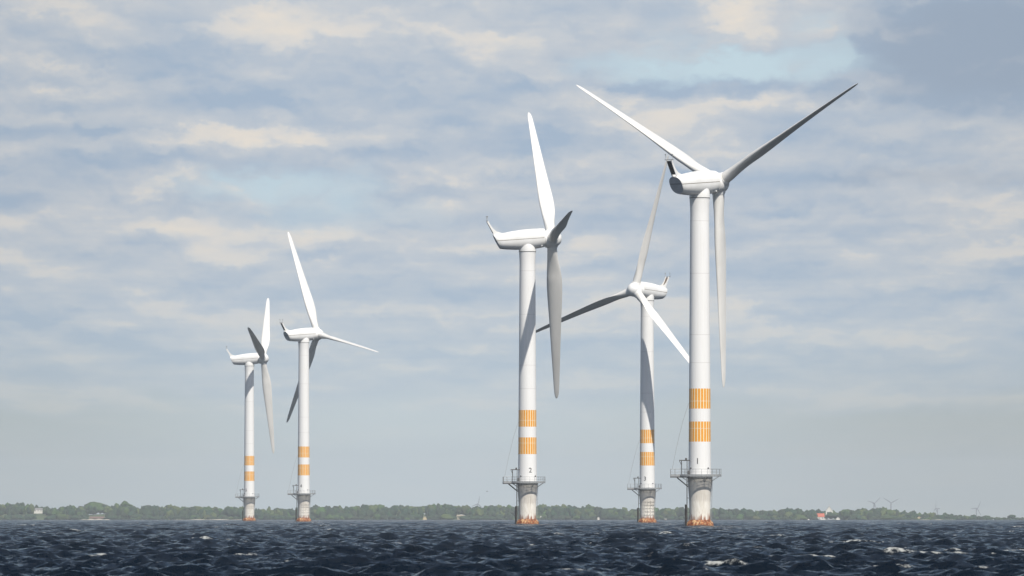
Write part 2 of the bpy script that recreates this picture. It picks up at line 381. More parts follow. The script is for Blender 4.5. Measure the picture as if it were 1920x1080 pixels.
def blade_mesh(sag, pitch=0):
    m = MB(); rows = []; N = 28; sags = Vector(sag)
    zs = []
    for i in range(len(BL) - 1):
        for f in ((0, .5) if BL[i][0] < 34 else (0,)): zs.append([a + (c - a) * f for a, c in zip(BL[i], BL[i + 1])])
    zs.append(BL[-1])
    for r, ch, th in zs:
        w = min(1, max(0, (r - 2.6) / 6.0)); w = w * w * (3 - 2 * w)     # circle -> aerofoil
        tw = R(pitch) - R(7 * max(0, 1 - (r - 3) / 26) ** 1.4)
        row = []
        for j in range(N):
            t = 2 * math.pi * j / N
            cx, cy = .5 * math.cos(t), .5 * math.sin(t) * th
            xx = (1 + math.cos(t)) / 2                                       # 0 leading, 1 trailing
            yt = 5 * th * (.2969 * math.sqrt(max(xx, 0)) - .126 * xx - .3516 * xx * xx + .2843 * xx ** 3 - .1036 * xx ** 4)
            ax = xx - .42; ay = yt * (1 if math.sin(t) >= 0 else -.72)
            X = ch * (cx * (1 - w) + ax * w); Y = ch * (cy * (1 - w) + ay * w)
            s = max(0, r / 35.25) ** 2
            row.append(Vector((X * math.cos(tw) - Y * math.sin(tw), X * math.sin(tw) + Y * math.cos(tw), r)) + sags * s)
        rows.append(row)
    m.grid(rows, True, True, True); return m.mesh('blade', M_BLADE, 60)

def ring_pts(r, z, n=48, a0=0, a1=360): return [(r * math.cos(R(a0 + (a1 - a0) * j / n)), r * math.sin(R(a0 + (a1 - a0) * j / n)), z) for j in range(n + (0 if a1 - a0 == 360 else 1))]
PR = 3.72; EX = 5.05; EY = 1.45
aE = math.degrees(math.asin(EY / PR))
def outline(z): return [(-EX, -EY, z)] + ring_pts(PR, z, 40, -180 + aE, 180 - aE) + [(-EX, EY, z)]
def platform_meshes():
    m = MB(); o0 = outline(8.74); o1 = outline(8.90); k = len(o0)
    inner = lambda z: [(2.0 * math.cos(math.atan2(y, x)), 2.0 * math.sin(math.atan2(y, x)), z) for x, y, _ in o0]
    ins = lambda f, z: [(x * f, y * f, z) for x, y, _ in o0]
    m.grid([ins(.955, 8.68), ins(1, 8.68), ins(1, 8.92), ins(.955, 8.92), ins(.955, 8.68)], True)         # edge beam
    ri = [(2.0 * math.cos(t), 2.0 * math.sin(t)) for t in [2 * math.pi * j / 64 for j in range(64)]]; ro = [(x * 1.07, y * 1.07) for x, y in ri]
    m.grid([[(x, y, 8.74) for x, y in ri], [(x, y, 8.74) for x, y in ro], [(x, y, 8.90) for x, y in ro], [(x, y, 8.90) for x, y in ri]], True)
    def bars(z, horiz):                                                                # open steel grating
        u = -3.68
        while u < 3.7:
            w = math.sqrt(max(3.62 ** 2 - u * u, 0)); h = math.sqrt(max(2.05 ** 2 - u * u, 0))
            for a, c in (((-w, -h), (h, w)) if h > .05 else ((-w, w),)):
                if horiz: m.box((a, u - .020, z), (c, u + .020, z + .035))
                elif c - a > .1: m.box((u - .020, a, z), (u + .020, c, z + .035))
            u += .14
    bars(8.80, True); bars(8.842, False)
    m.box((-EX + .1, -EY + .1, 8.78), (-3.5, EY - .1, 8.797))
    deck = m.mesh('deck', M_GALV, 25)
    m = MB(); m.box((-EX, -EY + .02, 8.50), (-2.3, -EY + .22, 8.735)); m.box((-EX, EY - .22, 8.50), (-2.3, EY - .02, 8.735)); m.box((-EX + .002, -EY + .23, 8.52), (-EX + .2, EY - .23, 8.735))
    for x in (-4.3, -3.5, -2.8): m.box((x, -EY + .23, 8.55), (x + .12, EY - .23, 8.735))
    for s in (-.9, .9): m.tube([(-3.9, s, 8.5), (-2.02, s * .8, 6.95)], .09)
    beams = m.mesh('deck_beam', M_DARKST, 30)
    m = MB()
    for j in range(8):
        mt = Matrix.Rotation(R(22 + 45 * j), 4, 'Z')
        m.tube([mt @ Vector((3.55, 0, 8.72)), mt @ Vector((2.0, 0, 7.75))], .055)
    m.lathe([(2.06, 8.42), (2.18, 8.42), (2.18, 8.73), (2.06, 8.73)], 64)
    br = m.mesh('bracket', M_GALV, 30)
    m = MB(); oo = [Vector(p) for p in outline(0)]
    for z, r in ((9.96, .038), (9.46, .026)): m.tube([(p.x * .99, p.y * .99, z) for p in oo], r, 6, True)
    m.grid([[(p.x * .992, p.y * .992, 8.905) for p in oo], [(p.x * .992, p.y * .992, 9.06) for p in oo]], True)
    ps = [oo[0], oo[-1]] + oo[2:-2:2] + [Vector((-EX, 0, 0)), Vector((-EX, .75, 0)), Vector((-EX, -.75, 0)), Vector((-4.3, EY, 0)), Vector((-4.3, -EY, 0))]
    for p in ps: m.tube([(p.x * .99, p.y * .99, 8.9), (p.x * .99, p.y * .99, 9.96)], .034, 6)
    rail = m.mesh('railing', M_GALV, 30)
    m = MB()
    m.lathe([(.02, 9.94), (.13, 9.96), (.15, 10.08), (.11, 10.2), (.02, 10.24)], 12); lamps = m.mesh('lantern', M_DARKST, 30)
    m = MB()
    m.tube([(-3.15, -.9, 8.9), (-3.15, -.9, 11.45)], .08); m.tube([(-2.2, -.9, 8.9), (-2.2, -.9, 11.45)], .06)
    m.tube([(-3.55, -.9, 11.45), (-1.6, -.9, 11.45)], .09); m.box((-2.55, -1.0, 11.5), (-2.2, -.8, 11.85)); m.box((-2.1, -1.1, 8.91), (-1.75, -.6, 9.7))
    m.tube([(-3.15, -.9, 10.6), (-3.5, -.9, 11.4)], .05)
    dav = m.mesh('davit_crane', M_DARKST, 30)
    m = MB(); m.tube([(-4.75, -.3, 9.9), (-3.9, -.3, 14.1), (-2.9, -.3, 18.2), (-1.93, -.3, 21.2)], .022, 5); rope = m.mesh('mooring_rope', M_ROPE)
    m = MB()
    for y in (-.35, .15): m.tube([(-2.2, y, -2), (-2.2, y, 8.7)], .07)
    z = 0.4
    while z < 8.6: m.tube([(-2.2, -.35, z), (-2.2, .15, z)], .025, 5); z += .4
    for z in (2.5, 5.0, 7.3):
        for y in (-.35, .15): m.tube([(-2.2, y, z), (-1.7, y, z)], .04, 5)
    lad = m.mesh('ladder', M_DARKST, 30)
    m = MB(); m.tube([(-2.42, -.45, -1.5), (-2.42, -.45, 3.9)], .15, 12); m.tube([(-2.42, .25, -1.5), (-2.42, .25, 3.9)], .15, 12)
    fen = m.mesh('boat_fender', M_RUBBER, 40)
    m = MB(); m.tube([(2.02, -.5, -1), (2.02, -.5, 4), (2.14, -.5, 8.7)], .045, 6); m.tube([(2.0, -.95, 5.2), (2.05, -.95, 8.7)], .035, 6)
    pip = m.mesh('cable_pipe', M_GALV, 30)
    return [('deck', deck), ('deck_beam', beams), ('bracket', br), ('railing', rail), ('lantern', lamps), ('davit_crane', dav), ('mooring_rope', rope), ('ladder', lad), ('boat_fender', fen), ('cable_pipe', pip)]
def digit_mesh(ch, ang, zc, r):
    cu = bpy.data.curves.new('number', 'FONT'); cu.body = ch; cu.size = 1.42; cu.extrude = .05; cu.align_x = 'CENTER'; cu.resolution_u = 6
    to = bpy.data.objects.new('number', cu); COL.objects.link(to)
    dg = bpy.context.evaluated_depsgraph_get(); me = bpy.data.meshes.new_from_object(to.evaluated_get(dg)); bpy.data.objects.remove(to)
    for v in me.vertices:
        a = R(ang) + v.co.x / r - math.pi / 2; rr = r + v.co.z - .02
        v.co = Vector((rr * math.cos(a), rr * math.sin(a), zc + v.co.y - .5))
    me.materials.clear(); me.materials.append(M_DIGIT); me.name = 'number'; return me

ME = dict(tower=tower_mesh(), yaw=yaw_mesh(), joint=joint_mesh(), found=foundation_mesh(), collar=collar_mesh(), nac=nacelle_mesh(), rear=rear_mesh(), rline=rear_line_mesh(), seam=seam_mesh(), spin=spinner_mesh())
FIN = fin_meshes(); PLAT = platform_meshes(); CAPM = MB(); CAPM.lathe([(.01, -.2), (.1, -.18), (.17, -.05), (.17, .1)], 12, c=(2.85, -1.35, 57.72)); CAPM = CAPM.mesh('vent_cap', M_WHITE)

def turbine(x, y, yaw, tilt, phi, digit, dang, label, fmat, pitch=0, plat_rot=0):
    t = empty('wind_turbine', (x, y, -drop(x, y)))
    tag(t, label, 'wind turbine', 'offshore wind turbines standing in the sea')
    f = ME['found'].copy(); f.materials.clear(); f.materials.append(fmat)
    fo = link('foundation', f, t); link('rusty_collar', ME['collar'], fo)
    tw = link('tower', ME['tower'], t); link('number', digit_mesh(digit, dang, 11.35, 1.925), tw); link('flange_seam', ME['joint'], tw)
    pl = empty('platform', (0, 0, 0)); pl.parent = t
    mr = Matrix.Rotation(R(plat_rot), 4, 'Z')
    de = None
    bpy.data.objects.remove(pl)
    for nm, me in PLAT:
        if nm == 'deck': de = link('platform', me, t, mr)
        elif nm == 'lantern':
            for a in (-68, -116): link(nm, me, de, Matrix.Translation((3.66 * math.cos(R(a)), 3.66 * math.sin(R(a)), 0)))
        elif nm in ('deck_beam', 'bracket', 'railing'): link(nm, me, de)
        else: link(nm, me, t, mr)
    Y = Matrix.Rotation(R(yaw), 4, 'Z')
    link('yaw_collar', ME['yaw'], t, Y)
    na = link('nacelle', ME['nac'], t, Y)
    link('rear_panel', ME['rear'], na); link('panel_joint', ME['rline'], na); link('seam_strip', ME['seam'], na); link('tail_fin', FIN[0], na); link('backplate', FIN[1], na); link('wind_sensor', FIN[2], na); link('cooler_grille', FIN[3], na); link('vent_cap', CAPM, na)
    H = Y @ Matrix.Translation((5.1, 0, 59.15)) @ Matrix.Rotation(-R(tilt), 4, 'Y')
    link('spinner', ME['spin'], t, H @ Matrix.Rotation(-R(phi), 4, 'X'))
    for k in range(3):
        M = H @ Matrix.Rotation(-R(phi + 120 * k), 4, 'X')
        g = M.to_3x3().inverted() @ Vector((0, 0, -1)); g.z = 0; g *= .75      # droop under its own weight
        link('blade', blade_mesh(g, pitch), t, M)
    return t
turbine(32.19, 1463, 50.2, 4.5, 58.4, '1', -13, 'nearest and largest white offshore turbine, marked 1, black radiator on its tail', foundation_mat('foundation_paint_a', .35, 0, 1.0))
turbine(3.19, 1762, 6.7, 4.4, 38.6, '2', 18, 'white offshore turbine marked 2 seen side on, second from the nearest', foundation_mat('foundation_paint_b', .75, 0, 1.0), 20, 4)
turbine(34.3, 2165, -129.2, 6, 12.9, '3', -18, 'white offshore turbine marked 3 whose nose points left, partly hidden by the turbine marked 1', foundation_mat('foundation_paint_c', .6, .95, .45), 12)
turbine(-65.64, 2690, 33.7, 4.9, 21.1, '4', -24, 'white offshore turbine marked 4, taller of the left pair, one blade pointing right', foundation_mat('foundation_paint_d', .5, .6, .8))
turbine(-95.6, 3106, -6.1, 4.8, 48.8, '5', -33, 'smallest and leftmost white offshore turbine, marked 5, with one dark blade over its nose', foundation_mat('foundation_paint_e', .5, .25, .8))

# ------------------------------------------------------------------ water
def build_water():
    fine = .075
    side = [.085, .1, .13, .18, .27, .4, .6, .9, 1.3, 1.8, 2.4, math.pi]
    th = np.concatenate([-np.array(side[::-1]), np.linspace(-fine, fine, 1300), np.array(side)])
    r1 = np.array([.5, 3, 8, 15, 25, 40, 60, 85, 110, 140, 170, 200, 230, 255])
    r2 = 270 * np.exp(np.arange(0, math.log(6500 / 270), .0009))
    r3 = np.array([7000, 8000, 9500, 12000, 15000, 19000])
    r = np.concatenate([r1, r2, r3]); nr, nt = len(r), len(th)
    RR, TT = np.meshgrid(r, th, indexing='ij'); X = (RR * np.sin(TT)).astype(np.float32); Y = (RR * np.cos(TT)).astype(np.float32)
    dr = np.maximum(np.gradient(r), .3)[:, None].astype(np.float32)
    vis = (np.abs(TT) < .08) & (RR > 240)
    rng = np.random.default_rng(5); Z = np.zeros_like(X); DX = np.zeros_like(X); DY = np.zeros_like(X)
    NW = 110
    for i in range(NW):
        L = .9 * (17 / .9) ** ((i + rng.random()) / NW); k = 2 * math.pi / L
        a = rng.normal(0, .70) + R(10); ph = rng.random() * 6.283
        amp = .0125 * L ** .62 * (.6 + .8 * rng.random()) * math.exp(-(L / 12) ** 2)
        kx, ky = np.float32(-k * math.sin(a)), np.float32(-k * math.cos(a))      # seas run towards the camera
        fade = np.clip((L / dr - 1.6) / 2.0, 0, 1)
        P = kx * X + ky * Y + np.float32(ph); c = np.cos(P) * fade * amp; s = np.sin(P) * fade * amp
        Z += c; DX += -(s * kx / k) ; DY += -(s * ky / k)
    # gusts make some areas rougher than others
    g = np.zeros_like(X)
    for i in range(10):
        L = rng.uniform(25, 120); a = rng.uniform(-.6, .6); g += np.sin(2 * math.pi / L * (X * math.sin(a) * 1.5 + Y * math.cos(a)) + rng.random() * 6.28)
    g = 1 + .10 * np.clip(g / 3, -1, 1)
    Z *= g
    # foam: on the sharpest crests where breaking patches pass, plus named breakers
    bn = np.zeros_like(X)
    for i in range(14):
        L = rng.uniform(5, 30); a = rng.uniform(-1.2, 1.2); bn += np.sin(2 * math.pi / L * (X * math.sin(a) + Y * math.cos(a)) + rng.random() * 6.28)
    sd = Z[vis].std(); print('water std', sd, nr * nt)
    foam = np.clip((Z / sd - 1.6) * 1.0, 0, 1) * np.clip((bn / 2.6 - 1.15) * 1.6, 0, 1)
    for bx, by, lx, hh, st in BREAK:
        ca, sa = math.cos(.12), math.sin(.12); u = (X - bx) * ca + (Y - by) * sa; v = -(X - bx) * sa + (Y - by) * ca
        e = np.exp(-(u / lx) ** 4) * np.exp(-(v / .8) ** 2)
        jag = .6 + .4 * np.sin(u * 2.1 + bx) * np.sin(u * 5.3 + by) 
        Z += np.float32(hh) * e * jag; foam = np.maximum(foam, np.clip(np.exp(-(u / lx) ** 4) * np.exp(-((v + .25) / .85) ** 2) * 1.6, 0, 1) * st * (.55 + .45 * jag))
    for tx, ty in TOWERS:
        q2 = np.hypot(X - tx - .8, Y - ty + .6); foam = np.maximum(foam, np.clip(1.5 - np.abs(q2 - 2.9) / 1.1, 0, 1) * 1.05)
    m = (np.abs(TT) < .3) & (RR < 6800)
    Z = np.where(m, Z, 0)
    X2 = X + DX * 1.0 * m; Y2 = Y + DY * 1.0 * m
    Z2 = Z - (X ** 2 + Y ** 2) / (2 * ER)
    co = np.stack([X2, Y2, Z2], -1).reshape(-1, 3).astype(np.float32)
    i0 = (np.arange(nr - 1)[:, None] * nt + np.arange(nt - 1)[None, :]).ravel()
    F = np.stack([i0, i0 + 1, i0 + nt + 1, i0 + nt], -1).astype(np.int32)[:, ::-1]
    me = bpy.data.meshes.new('water'); me.vertices.add(len(co)); me.vertices.foreach_set('co', co.ravel())
    me.loops.add(F.size); me.loops.foreach_set('vertex_index', np.ascontiguousarray(F).ravel()); me.polygons.add(len(F)); me.polygons.foreach_set('loop_start', np.arange(len(F), dtype=np.int32) * 4)
    me.update(calc_edges=True); me.shade_smooth()
    at = me.attributes.new('foam', 'FLOAT', 'POINT'); at.data.foreach_set('value', foam.astype(np.float32).ravel())
    return me
BREAK = []
for px, py, w, hh, st in ((1667, 1042, 36, .26, 1.1), (1724, 1045, 26, .24, 1.1), (1675, 1067, 48, .26, 1.1), (248, 1044, 13, .2, .9), (203, 1021, 5, .2, 1), (70, 995, 14, .2, .9), (122, 995, 12, .2, 1), (420, 1000, 8, .2, .8),
                          (614, 1019, 12, .22, 1), (574, 1017, 10, .18, .8), (667, 1004, 6, .2, .9), (712, 1020, 5, .2, .8), (880, 1013, 22, .22, .9), (946, 986, 14, .3, 1), (770, 979, 9, .3, .9), (1068, 1005, 24, .2, .8),
                          (1330, 1002, 14, .2, .9), (1422, 1039, 14, .2, .8), (1242, 1058, 12, .22, .7), (1354, 989, 9, .2, .8), (1137, 980, 5, .3, .9), (1719, 1005, 8, .2, .9), (1751, 984, 14, .3, 1), (1792, 1010, 4, .2, .8),
                          (950, 978, 6, .3, 1), (740, 1026, 14, .15, .5), (1560, 988, 8, .25, .9), (660, 1005, 5, .2, .6), (882, 992, 4, .25, .9), (330, 1026, 16, .15, .35), (45, 1013, 9, .2, .7), (1870, 985, 8, .25, .8), (1500, 989, 5, .25, .8), (515, 979, 8, .3, .8)):
    ang_ = (py - 961.5) / 16000; D_ = (ang_ - math.sqrt(max(ang_ ** 2 - 2 * CAM_H / ER, 0))) * ER; D_ = CAM_H * 2 / (ang_ + math.sqrt(max(ang_ ** 2 - 2 * CAM_H / ER, 0)))
    BREAK.append(((px - 960) / 16000 * D_, D_, max(w / 16000 * D_, .5), hh, st))
TOWERS = [(32.19, 1463), (3.19, 1762), (34.3, 2165), (-65.64, 2690), (-95.6, 3106)]
wm = build_water()
M_WATER, q, b = material('sea_water', (.0022, .006, .012), .10)
b.inputs['IOR'].default_value = 1.333; b.inputs['Specular IOR Level'].default_value = .10
pos = q.coord('Object')
fo = q.attr('foam')
fnz = q.noise(pos, 2.2, 7, .72)[0]; fn2 = q.noise(pos, .8, 3, .6)[0]
fm = q.ramp(q.mul(fo, q.add(q.add(.46, q.mul(q.sub(fnz, .5), 2.6)), q.mul(q.sub(fn2, .5), 1.2))), .30, .72, 0, .80)
q.l.new(q.mix(fm, (.0022, .006, .012), (.46, .47, .45)), b.inputs['Base Color'])
q.l.new(q.ramp(fm, 0, 1, .13, .8), b.inputs['Roughness'])
# ripples smaller than the mesh
nA = q.noise(pos, 1.7, 5, .62)[1]; nB = q.noise(pos, 7.0, 3, .6)[1]
def cen(v, k):
    a = q.n.new('ShaderNodeVectorMath'); a.operation = 'SUBTRACT'; q.l.new(v, a.inputs[0]); a.inputs[1].default_value = (.5, .5, .5)
    c = q.n.new('ShaderNodeVectorMath'); c.operation = 'MULTIPLY'; q.l.new(a.outputs[0], c.inputs[0]); c.inputs[1].default_value = (k, k, 0); return c.outputs[0]
def vadd(a, c):
    z = q.n.new('ShaderNodeVectorMath'); z.operation = 'ADD'; q.l.new(a, z.inputs[0]); q.l.new(c, z.inputs[1]); return z.outputs[0]
nn = q.n.new('ShaderNodeVectorMath'); nn.operation = 'NORMALIZE'
q.l.new(vadd(vadd(q.geo('Normal'), cen(nA, 2.1)), cen(nB, 1.5)), nn.inputs[0]); q.l.new(nn.outputs[0], b.inputs['Normal'])
wm.materials.append(M_WATER)
wo = bpy.data.objects.new('water', wm); COL.objects.link(wo); tag(wo, kind='structure')

# ------------------------------------------------------------------ far shore
PROF = [(-400, 950), (-100, 949), (0, 948), (60, 947), (100, 952), (170, 951), (200, 949), (260, 950), (340, 952), (420, 955), (500, 955), (570, 955), (590, 952), (680, 951), (760, 950), (820, 950), (880, 953), (950, 951), (1000, 950), (1090, 951), (1110, 954), (1200, 957),
        (1340, 956), (1400, 959), (1440, 960), (1490, 958), (1530, 960), (1580, 959), (1620, 956), (1655, 955), (1675, 959), (1700, 961), (1740, 963), (1770, 964), (1800, 966), (1830, 968), (1860, 970), (1920, 970), (2000, 970), (2400, 971)]
pxs = np.array([p[0] for p in PROF], float); pys = np.array([p[1] for p in PROF], float)
SH = 8000.0
def top_z(x, y):            # how high above the local sea the wood reaches
    px = 960 + x / y * 16000; return CAM_H + (961.5 - np.interp(px, pxs, pys)) * y / 16000 + drop(x, y)
def ground_h(x, y):         # land height above the local sea
    t = top_z(x, 8350.0); hill = max(t - 7.5, .8)
    s = min(max((y - SH) / 330.0, 0), 1); s = s * s * (3 - 2 * s)
    return .25 + (hill - .25) * s + .3 * math.sin(x * .02 + y * .01) * s
xs = np.linspace(-1400, 1400, 281); ysl = np.concatenate([np.linspace(SH - 30, SH + 400, 30), np.array([8600, 9000, 10000, 12000, 14000, 17000])])
rows = []
for yy in ysl:
    row = []
    for xx in xs:
        sx = xx * (1 if yy < 9000 else yy / 8500); shore = 18 * math.sin(xx * .013) + 9 * math.sin(xx * .041 + 1)
        h = ground_h(sx, min(yy, 8500)) if yy < 9000 else max(ground_h(xx, 8500), 1)
        if yy < SH + 10: h = -1.2 + (yy - SH + 30) / 40 * 1.4
        row.append((sx, yy + shore, h - drop(sx, yy)))
    rows.append(row)
m = MB(); m.grid(rows, False)
M_LAND, q, b = material('coast_ground', rough=.95)
p = q.coord('Object'); zz = q.add(q.xyz(p)[2], 5.05)
f = q.noise(p, .02, 5, .6)[0]
c = q.mix(q.ramp(f, .4, .6), (.05, .08, .028), (.085, .11, .04))
c = q.mix(q.ramp(q.add(zz, q.mul(q.sub(f, .5), 2.5)), .75, .3), c, (.16, .15, .11))
q.l.new(c, b.inputs['Base Color'])
land = m.build('coast_terrain', M_LAND, None, 60); tag(land, kind='structure')

# crowns
import bmesh
def ico(sub):
    bm = bmesh.new(); bmesh.ops.create_icosphere(bm, subdivisions=sub, radius=1)
    v = np.array([x.co[:] for x in bm.verts]); f = np.array([[x.index for x in y.verts] for y in bm.faces]); bm.free(); return v, f
IV, IF = ico(3)
def crown_shape(seed, rough=.22, pointy=0):
    r = np.random.default_rng(seed); v = IV.copy(); d = np.zeros(len(v))
    for k in range(14):
        w = r.normal(size=3) * r.choice([2.0, 3.5, 6.0]); d += np.sin(v @ w + r.random() * 6.28) / np.linalg.norm(w) * 2.0
    v *= (1 + rough * d + r.normal(0, .095, len(v)))[:, None]
    v[:, 2] = np.where(v[:, 2] < -.25, -.25 + (v[:, 2] + .25) * .6, v[:, 2])
    if pointy: v[:, :2] *= np.clip(1.15 - .55 * (v[:, 2:3] + .6), .15, 1.2)
    return v
SHAPES = [crown_shape(i, .33 if i < 7 else .18, i >= 9) for i in range(12)]
M_LEAF, q, b = material('woodland_leaves', rough=.9, spec=.1)
tint = q.attr('tint', 'Color'); f = q.noise(q.coord('Object'), .55, 4, .65)[0]
q.l.new(q.mix(q.ramp(f, .38, .66, 0, .75), tint, (.035, .06, .022)), b.inputs['Base Color'])
M_BARK = noisy('bark', (.10, .08, .06), (.06, .05, .04), 1.5, .9)
def pick_tint(r, dark=None):
    k = r.random() if dark is None else dark
    if k < .55: return (.020 + .016 * r.random(), .038 + .022 * r.random(), .032)
    if k < .85: return (.045 + .035 * r.random(), .08 + .04 * r.random(), .032)
    return (.10, .125, .045)
def crown_mesh(items, name):
    V = []; Fs = []; T = []; off = 0
    for (x, y, z, rx, ry, rz, sh, rot, col) in items:
        v = SHAPES[sh]; c, s = math.cos(rot), math.sin(rot)
        vv = np.stack([(v[:, 0] * c - v[:, 1] * s) * rx + x, (v[:, 0] * s + v[:, 1] * c) * ry + y, v[:, 2] * rz + z], -1)
        V.append(vv); Fs.append(IF + off); off += len(v); T.append(np.tile(np.array([*col, 1.0], np.float32), (len(v), 1)))
    V = np.concatenate(V).astype(np.float32); Fs = np.concatenate(Fs).astype(np.int32); T = np.concatenate(T)
    me = bpy.data.meshes.new(name); me.vertices.add(len(V)); me.vertices.foreach_set('co', V.ravel()); me.loops.add(Fs.size); me.loops.foreach_set('vertex_index', Fs.ravel())
    me.polygons.add(len(Fs)); me.polygons.foreach_set('loop_start', np.arange(len(Fs), dtype=np.int32) * 3); me.update(calc_edges=True)
    a = me.color_attributes.new('tint', 'FLOAT_COLOR', 'POINT'); a.data.foreach_set('color', T.ravel()); me.materials.append(M_LEAF); return me
r = np.random.default_rng(11); items = []
def px2x(px, D): return (px - 960) / 16000 * D
CLEAR = [(72, 14), (182, 20), (1538, 11), (1554, 15), (1571, 8), (863, 10), (797, 7)]
for i in range(3800):
    x = r.uniform(-760, 760); yb = SH + 25 + 350 * r.random() ** .8; px = 960 + x / yb * 16000
    depth = (yb - SH) / 375
    if any(abs(px - c) < w for c, w in CLEAR) and yb < SH + 230: continue
    if px < 150 and yb < SH + 190 and r.random() < .8: continue            # open green slope on the left
    shore = 18 * math.sin(x * .013) + 9 * math.sin(x * .041 + 1); y = yb + shore
    g = ground_h(x, yb); tz = top_z(x, yb)
    hmax = max(tz - g, 2.2); h = min(hmax, 9.5) * r.uniform(.55, .97) * (1 + .10 * (r.random() < .06))
    if px > 1680: h = min(h, hmax * r.uniform(.6, 1))
    rx = h * r.uniform(.26, .46); dk = r.random() * (.55 if (r.random() < .5 and depth < .45) else 1)  # front crowns biased dark: shade low in the wood goes into the tint
    items.append((x, y, g - drop(x, y) + h * .56, rx, rx, h * .46, int(r.integers(0, 10)), r.random() * 6.28, pick_tint(r, dk)))
for i in range(1500):                                                        # thickets right behind the beach, shade of the wood's foot in their tint
    x = r.uniform(-760, 760); yb = SH + r.uniform(6, 45); px = 960 + x / yb * 16000
    if any(abs(px - c) < w for c, w in CLEAR) or r.random() < .25 + .2 * math.sin(x * .03): continue
    y = yb + 18 * math.sin(x * .013) + 9 * math.sin(x * .041 + 1); h = r.uniform(1.5, 4.5) if px < 1700 else r.uniform(1.2, 2.6)
    items.append((x, y, ground_h(x, yb) - drop(x, y) + h * .4, h * r.uniform(.5, 1.1), h * .6, h * .55, int(r.integers(0, 9)), r.random() * 6.28, pick_tint(r, r.random() * .68)))
fr = link('far_woodland', crown_mesh(items, 'far_woodland')); tag(fr, 'hazy mixed woodland covering the low coast on the horizon', 'woodland', kind='stuff')

def tree(px, pytop, D, w, shape, label, colr):
    x = px2x(px, D); shore = 18 * math.sin(x * .013) + 9 * math.sin(x * .041 + 1); y = D
    g = ground_h(x, D - shore) ; base = g - drop(x, y); top = CAM_H + (961.5 - pytop) * y / 16000
    h = max(top - base, 3.0); t = empty('tree', (x, y, base)); tag(t, label, 'tree', 'trees standing out from the far woodland')
    mm = MB(); mm.tube([(0, 0, -.3), (.1, 0, h * .3), (0, .1, h * .6)], [h * .035, h * .028, h * .015], 8)
    mm.tube([(.05, 0, h * .3), (w * .25, .3, h * .55)], [h * .018, h * .008], 6); mm.tube([(.05, 0, h * .33), (-w * .22, -.3, h * .6)], [h * .018, h * .008], 6); mm.build('trunk', M_BARK, t)
    rr = np.random.default_rng(int(px)); it = [(0, 0, h * .58, w / 2, w / 2, h * .42, shape, 0, colr)]
    for k in range(7):
        a = rr.random() * 6.28; q = rr.uniform(.25, .42) * w; it.append((q * math.cos(a), q * math.sin(a), h * rr.uniform(.4, .82), w * .2, w * .2, h * .15, int(rr.integers(0, 7)), a, pick_tint(rr, .2 if colr[0] < .06 else .6)))
    link('crown', crown_mesh(it, 'crown'), t)
DK = (.03, .055, .03); MDG = (.06, .10, .035)
tree(236, 942.0, 8260, 12, 0, 'broad round tree rising highest above the woodland on the left', MDG)
tree(180, 946.5, 8300, 14, 3, 'wide rounded tree just left of the tallest one above the left woodland', MDG)
tree(1496, 956.0, 8150, 8, 1, 'dark rounded tree at the right end of the wood left of the white gable', DK)
tree(1525, 959.0, 8080, 7, 2, 'dark tree just left of the red roofed house', DK)
tree(1560, 962.0, 8070, 10, 4, 'dark bushy tree right of the red roof, below the white gable', DK)
tree(1583, 956.0, 8200, 9, 5, 'green rounded tree directly right of the white gable', MDG)
tree(1657, 954.0, 8300, 7, 6, 'treetop rising left of the far windmill with spread blades', DK)
tree(1696, 959.5, 8150, 6, 2, 'small dark treetop on the slope right of the spread blade windmill', DK)
tree(1767, 966.5, 8060, 8, 1, 'dark squat tree below the third far windmill', DK)
tree(1832, 970.0, 8060, 4.5, 0, 'small dark tree at the foot of the rightmost far windmill', DK)
tree(1851, 968.5, 8100, 6, 3, 'low grey green tree between the rightmost windmill and the right edge', DK)
tree(1895, 965.5, 8120, 5, 5, 'small dark tree standing alone near the right edge', DK)
tree(636, 964.5, 8040, 7, 3, 'dark low tree on the shore right of the turbine marked 4', DK)
tree(1735, 964.0, 8080, 6, 6, 'dark tree on the low right coast above the pale shore line', DK)

